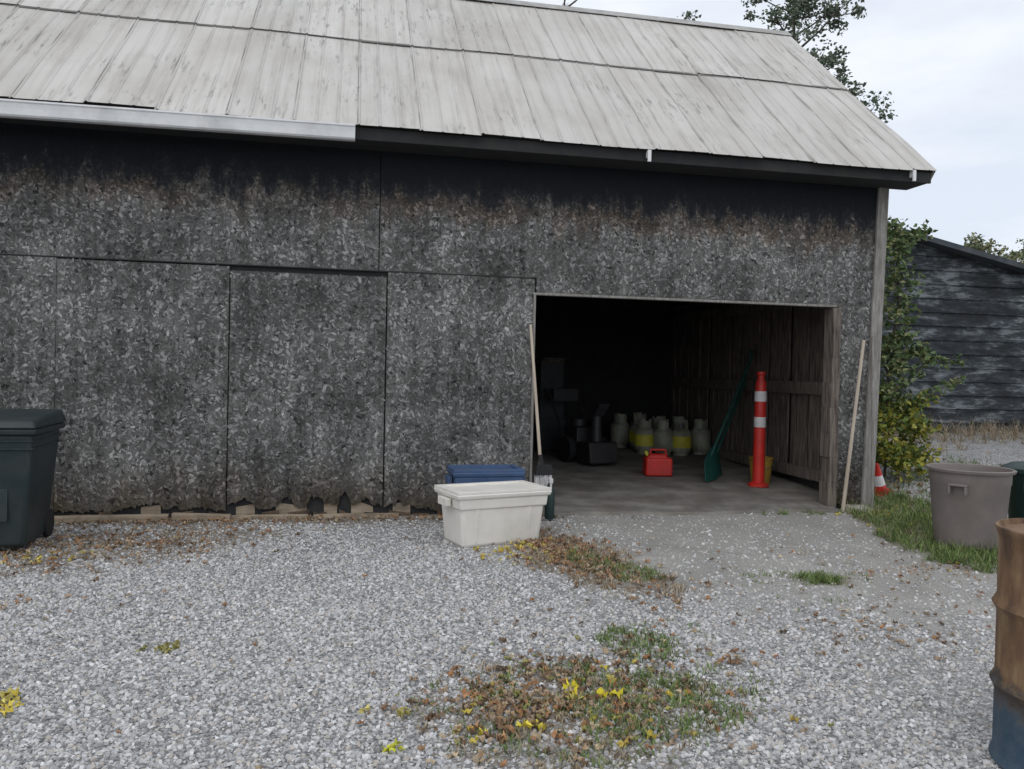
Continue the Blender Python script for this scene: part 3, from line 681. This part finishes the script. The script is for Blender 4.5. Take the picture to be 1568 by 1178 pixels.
# ------------------------------------------------------------------ vegetation
m_leaf = attrmat('foliage', .6, 12, .3); m_litter = attrmat('fallen_leaf', .8, 40, .4); m_grass = attrmat('grass_blades', .7, 20, .3)
m_bark = simple('bark', (.12,.10,.085), (.06,.05,.042), 14, .95, .5)
def leaves_at(name, P, size, pal, parent, tilt=1.3, mat=None, maple=False):
    n = len(P); s = size*R.uniform(.6,1.3,n)
    return scatter(name, MAPLE_V if maple else LEAF_V, MAPLE_F if maple else LEAF_F, P, rotm(R.uniform(-tilt,tilt,n),R.uniform(-tilt,tilt,n),R.uniform(0,6.28,n)), np.stack([s,s,s],-1), pick(pal, n), mat or m_leaf, parent, jit=.04)
def tree(base, height, cr, nl, pal, lsize=.16, crown0=.45, bare=False):
    e = empty('broadleaf_tree', base); mb = MB(); pts = [Vector((0,0,0))]
    top = Vector((R.uniform(-.4,.4), R.uniform(-.4,.4), height*.93))
    for i in range(1,7): pts.append(top*(i/6)+Vector((R.uniform(-.15,.15),R.uniform(-.15,.15),0)))
    r0 = height*.022
    for i in range(6): mb.rod(pts[i], pts[i+1], r0*(1-i/6.5), r0*(1-(i+1)/6.5), 9)
    C = []
    for i in range(34):
        t = crown0+(1-crown0)*(i/33)**.9; f = t*6; k = min(5, int(f)); p0 = pts[k].lerp(pts[k+1], f-k)
        an = i*2.4+R.uniform(-.4,.4); sp_ = cr*(1.05-((t-crown0)/(1-crown0))**2*.75)*R.uniform(.55,1.05)
        p1 = p0+Vector((math.cos(an)*sp_, math.sin(an)*sp_, sp_*R.uniform(.15,.7)))
        m1 = p0.lerp(p1, .5)+Vector((0,0,-.05*sp_))
        rr = r0*.35*(1.1-t*.8)
        mb.rod(p0, m1, rr, rr*.6, 6); mb.rod(m1, p1, rr*.6, rr*.2, 6); C.append(p1)
        for q_ in range(4):
            p2 = m1.lerp(p1, R.uniform(.2,1))+Vector(R.uniform(-1,1,3)*Vector((.45,.45,.35)))*cr*.5
            mb.rod(m1.lerp(p1,.5), p2, rr*.3, rr*.1, 4); C.append(p2)
    mb.obj('trunk_and_limbs', m_bark, e)
    if not bare:
        C = np.array([tuple(c_) for c_ in C]); ci = R.randint(0, len(C), nl); rad = R.uniform(.15,.42,len(C))*cr*.42
        d = R.normal(0,1,(nl,3)); d /= np.linalg.norm(d,axis=1)[:,None]
        P = C[ci]+d*(rad[ci]*R.uniform(0,1,nl)**.45)[:,None]*np.array([1,1,.7])
        leaves_at('crown', P, lsize, pal, e)
GREY_GREEN = [(.13,.17,.12),(.16,.20,.14),(.20,.235,.17),(.10,.135,.10),(.23,.24,.18)]
tree((12.4,13.8,0), 13.8, 2.6, 8500, GREY_GREEN, .13, .5)
tree((10.4,15.5,0), 13.5, 1.8, 2600, GREY_GREEN, .12, .5)
tree((6.2,16.5,0), 14.2, 2.4, 0, GREY_GREEN, .1, .5, bare=True)
tree((33.5,30,0), 9.3, 3.2, 4500, [(.20,.23,.13),(.27,.26,.14),(.17,.20,.13)], .24, .3)
tree((41.0,32,0), 10.3, 4.2, 6000, [(.20,.24,.12),(.30,.29,.13),(.17,.21,.12)], .26, .3)
tree((48,33,0), 9.0, 4, 4000, [(.17,.20,.09),(.14,.17,.09)], .28, .3)
P = []
for i in range(70):
    cx = -90+i*2.7+R.uniform(-1,1)
    if 15 < cx < 60: hh = R.uniform(3,4.5)
    else: hh = R.uniform(5,8)
    k = 260; d = R.normal(0,.42,(k,3)); P.append(np.array([cx, 62, hh*.55])+d*np.array([2.6,2,hh*.42]))
P = np.concatenate(P); P = P[P[:,2] > 0]
leaves_at('distant_treeline', P, .6, [(.06,.08,.04),(.09,.10,.045),(.05,.065,.035)], None)
e = empty('climbing_vine')
VP = []; mbv = MB()
def blob(cx, cy, cz, rx, ry, rz_, k):
    d = R.normal(0,1,(k,3)); d /= np.linalg.norm(d,axis=1)[:,None]; d *= (R.uniform(0,1,(k,1))**.5)
    VP.append(np.array([cx,cy,cz])+d*np.array([rx,ry,rz_]))
VX = 7.38
stem = [(VX-.1,1.6,.15),(VX,1.7,.9),(VX-.1,1.6,1.7),(VX+.05,1.6,2.5),(VX,1.6,3.2),(VX+.1,1.7,3.6)]
mbv.path(stem, .018, 6)
for i in range(66):
    z_ = R.uniform(.9,3.70); xx = VX-.08+R.uniform(-.24,.24)
    blob(xx, 1.6+R.uniform(-.2,.2), z_, .16,.15,.14, 32)
for i in range(30): blob(VX-.02+R.uniform(-.32,.34), 1.45+R.uniform(-.3,.3), R.uniform(.35,1.3), .2,.2,.18, 60)
for pth in ([(VX,1.6,1.3),(VX+.4,1.5,1.75),(VX+.85,1.4,1.78)], [(VX,1.6,1.0),(VX+.4,1.4,1.3),(VX+.85,1.35,1.55)], [(VX,1.6,3.1),(VX+.25,1.6,3.55),(VX+.45,1.6,3.6)], [(VX,1.6,1.7),(VX+.3,1.5,1.95),(VX+.5,1.5,1.8)]):
    mbv.path(pth, .008, 5)
    for a_, b_ in zip(pth[:-1], pth[1:]):
        for t in np.linspace(0,1,6): blob(*(np.array(a_)*(1-t)+np.array(b_)*t), .11,.10,.10, 13)
mbv.obj('stems', m_bark, e)
P = np.concatenate(VP); lowmask = P[:,2]+R.normal(0,.12,len(P)) < 1.25
leaves_at('leaves_upper', P[~lowmask], .085, [(.11,.17,.07),(.15,.21,.09),(.19,.24,.12),(.08,.13,.055),(.27,.28,.13)], e)
leaves_at('leaves_lower', P[lowmask], .085, [(.22,.25,.05),(.32,.31,.05),(.15,.20,.05),(.36,.33,.08),(.10,.15,.05)], e)
def grass(name, patches, pal):
    Ps = []; S = []
    for (p_, k, hgt) in patches:
        cx, cy, rx, ry, a_ = p_; nc = max(5, k//14)
        t = R.uniform(0,6.28,nc); r_ = R.uniform(0,1,nc)**.55*1.15; ux, uy = rx*r_*np.cos(t), ry*r_*np.sin(t)
        qx = cx+ux*math.cos(a_)-uy*math.sin(a_); qy = cy+ux*math.sin(a_)+uy*math.cos(a_)
        ci = R.randint(0,nc,k); hs = R.uniform(.4,1.25,nc)
        bx = qx[ci]+R.normal(0,.026,k); by = qy[ci]+R.normal(0,.026,k)
        Ps.append(np.stack([bx,by,g(bx,by)-.003],-1)); S.append(hgt*hs[ci]*R.uniform(.5,1.15,k))
    P = np.concatenate(Ps); s = np.concatenate(S)
    m_ = ~((P[:,1] > -.03)*(P[:,0] < 6.0)*(P[:,0] > -10)); P = P[m_]; s = s[m_]; n = len(P)
    scatter(name, BLADE_V, BLADE_F, P, rotm(R.uniform(-.9,.25,n),R.uniform(-.35,.35,n),R.uniform(0,6.28,n)), np.stack([np.full(n,.006)*R.uniform(.7,1.5,n),s,s],-1), pick(pal,n), m_grass)
grass('grass', [(P_cor,9000,.15),((5.4,-2.35,.55,.35,0),1800,.13),((3.43,-2.9,.17,.12,0),650,.08),((3.40,-2.9,.5,.2,0),300,.035),((1.60,-4.08,.17,.26,0),1100,.055),((1.8,-4.0,.3,.3,0),200,.03),(P_front,1700,.05),((1.35,-4.85,.35,.35,0),1900,.06),((1.1,-4.4,.15,.1,0),150,.04),((1.75,-4.75,.25,.25,0),350,.045),((2.0,-2.4,.2,.45,.3),1000,.08),((7.5,1.8,1.6,1.2,.3),2500,.16),((4.9,-.25,.45,.06,0),200,.08),((3.0,-3.3,.3,.4,0),60,.04)],
      [(.12,.19,.055),(.16,.23,.07),(.19,.25,.09),(.22,.24,.11),(.10,.15,.045)])
grass('dry_grass', [(P_front,1800,.045),(P_mid,2600,.06),(P_left,1500,.04),(P_cor,1200,.10),((9.5,4.3,4,.8,0),5000,.35),((8.2,3.4,1.6,.8,0),1600,.25),((-1.4,-.25,3.2,.12,0),900,.06),((4.2,-2.4,1.4,.6,0),400,.03)],
      [(.38,.32,.22),(.30,.23,.155),(.44,.38,.28),(.22,.17,.11)])
BR = [(.24,.15,.095),(.34,.22,.13),(.17,.12,.08),(.40,.29,.19),(.32,.24,.17),(.40,.22,.11),(.46,.37,.25)]
YL = [(.62,.50,.10),(.50,.38,.10),(.55,.48,.16)]; OL = [(.30,.30,.10),(.36,.33,.12)]
def litter(name, patches):
    P = []; S = []; C_ = []
    for (p_, k, pal, size) in patches:
        cx, cy, rx, ry, a_ = p_; gx, gy = R.normal(0,.55,k), R.normal(0,.55,k)
        ux, uy = rx*gx, ry*gy
        qx = cx+ux*math.cos(a_)-uy*math.sin(a_); qy = np.minimum(cy+ux*math.sin(a_)+uy*math.cos(a_), np.where(cx+ux < 5.9, -.05-.05*R.rand(k), 99))
        P.append(np.stack([qx,qy,g(qx,qy)+R.uniform(.010,.028,k)],-1)); S.append(size*R.uniform(.45,1.2,k)); C_.append(pick(pal,k))
    P = np.concatenate(P); s = np.concatenate(S); n = len(P)
    scatter(name, MAPLE_V, MAPLE_F, P, rotm(R.uniform(-.5,.5,n),R.uniform(-.5,.5,n),R.uniform(0,6.28,n)), np.stack([s,s,s*2.0],-1), np.concatenate(C_), m_litter, jit=.06)
litter('fallen_leaves', [
 (P_front,260,BR,.052),((.78,-4.75,.38,.4,0),190,BR,.058),((1.0,-4.35,.5,.15,0),60,BR,.055),(P_front,30,YL,.065),(P_front,80,OL,.05),((1.15,-4.65,.25,.15,0),5,[(.66,.56,.05)],.10),((.75,-5.05,.2,.1,0),7,[(.60,.50,.07)],.07),((1.95,-4.4,.2,.1,0),22,BR,.05),
 (P_mid,560,BR,.055),((1.40,-1.85,.30,.35,0),34,YL,.07),((1.7,-1.9,.3,.8,.2),160,[(.40,.25,.14),(.33,.20,.12)],.055),
 (P_left,520,BR,.055),((-2.35,-1.75,.5,.25,.3),24,YL,.06),((-1.4,-.22,3.0,.14,0),420,BR,.055),
 (P_cor,120,YL+BR,.06),((5.85,-.4,.4,.3,0),70,YL,.06),((1.60,-4.08,.3,.35,0),20,BR,.05),
 ((-1.47,-4.5,.07,.12,0),12,YL,.085),((-.96,-3.85,.10,.06,0),9,OL,.06),((.22,-5.12,.04,.03,0),3,[(.6,.6,.08)],.07),
 ((0,-3,5,2.6,0),80,BR,.040),((4.3,-3.6,2.0,1.6,0),130,BR+[(.3,.12,.05)],.042),((4.3,-2.7,.6,.4,0),50,BR,.04),((3.2,-4.0,.5,.4,0),70,BR,.04),((-1.9,-3.0,.6,.5,0),20,BR,.045),((7.6,1.6,1.6,1.4,0),200,BR,.08)])
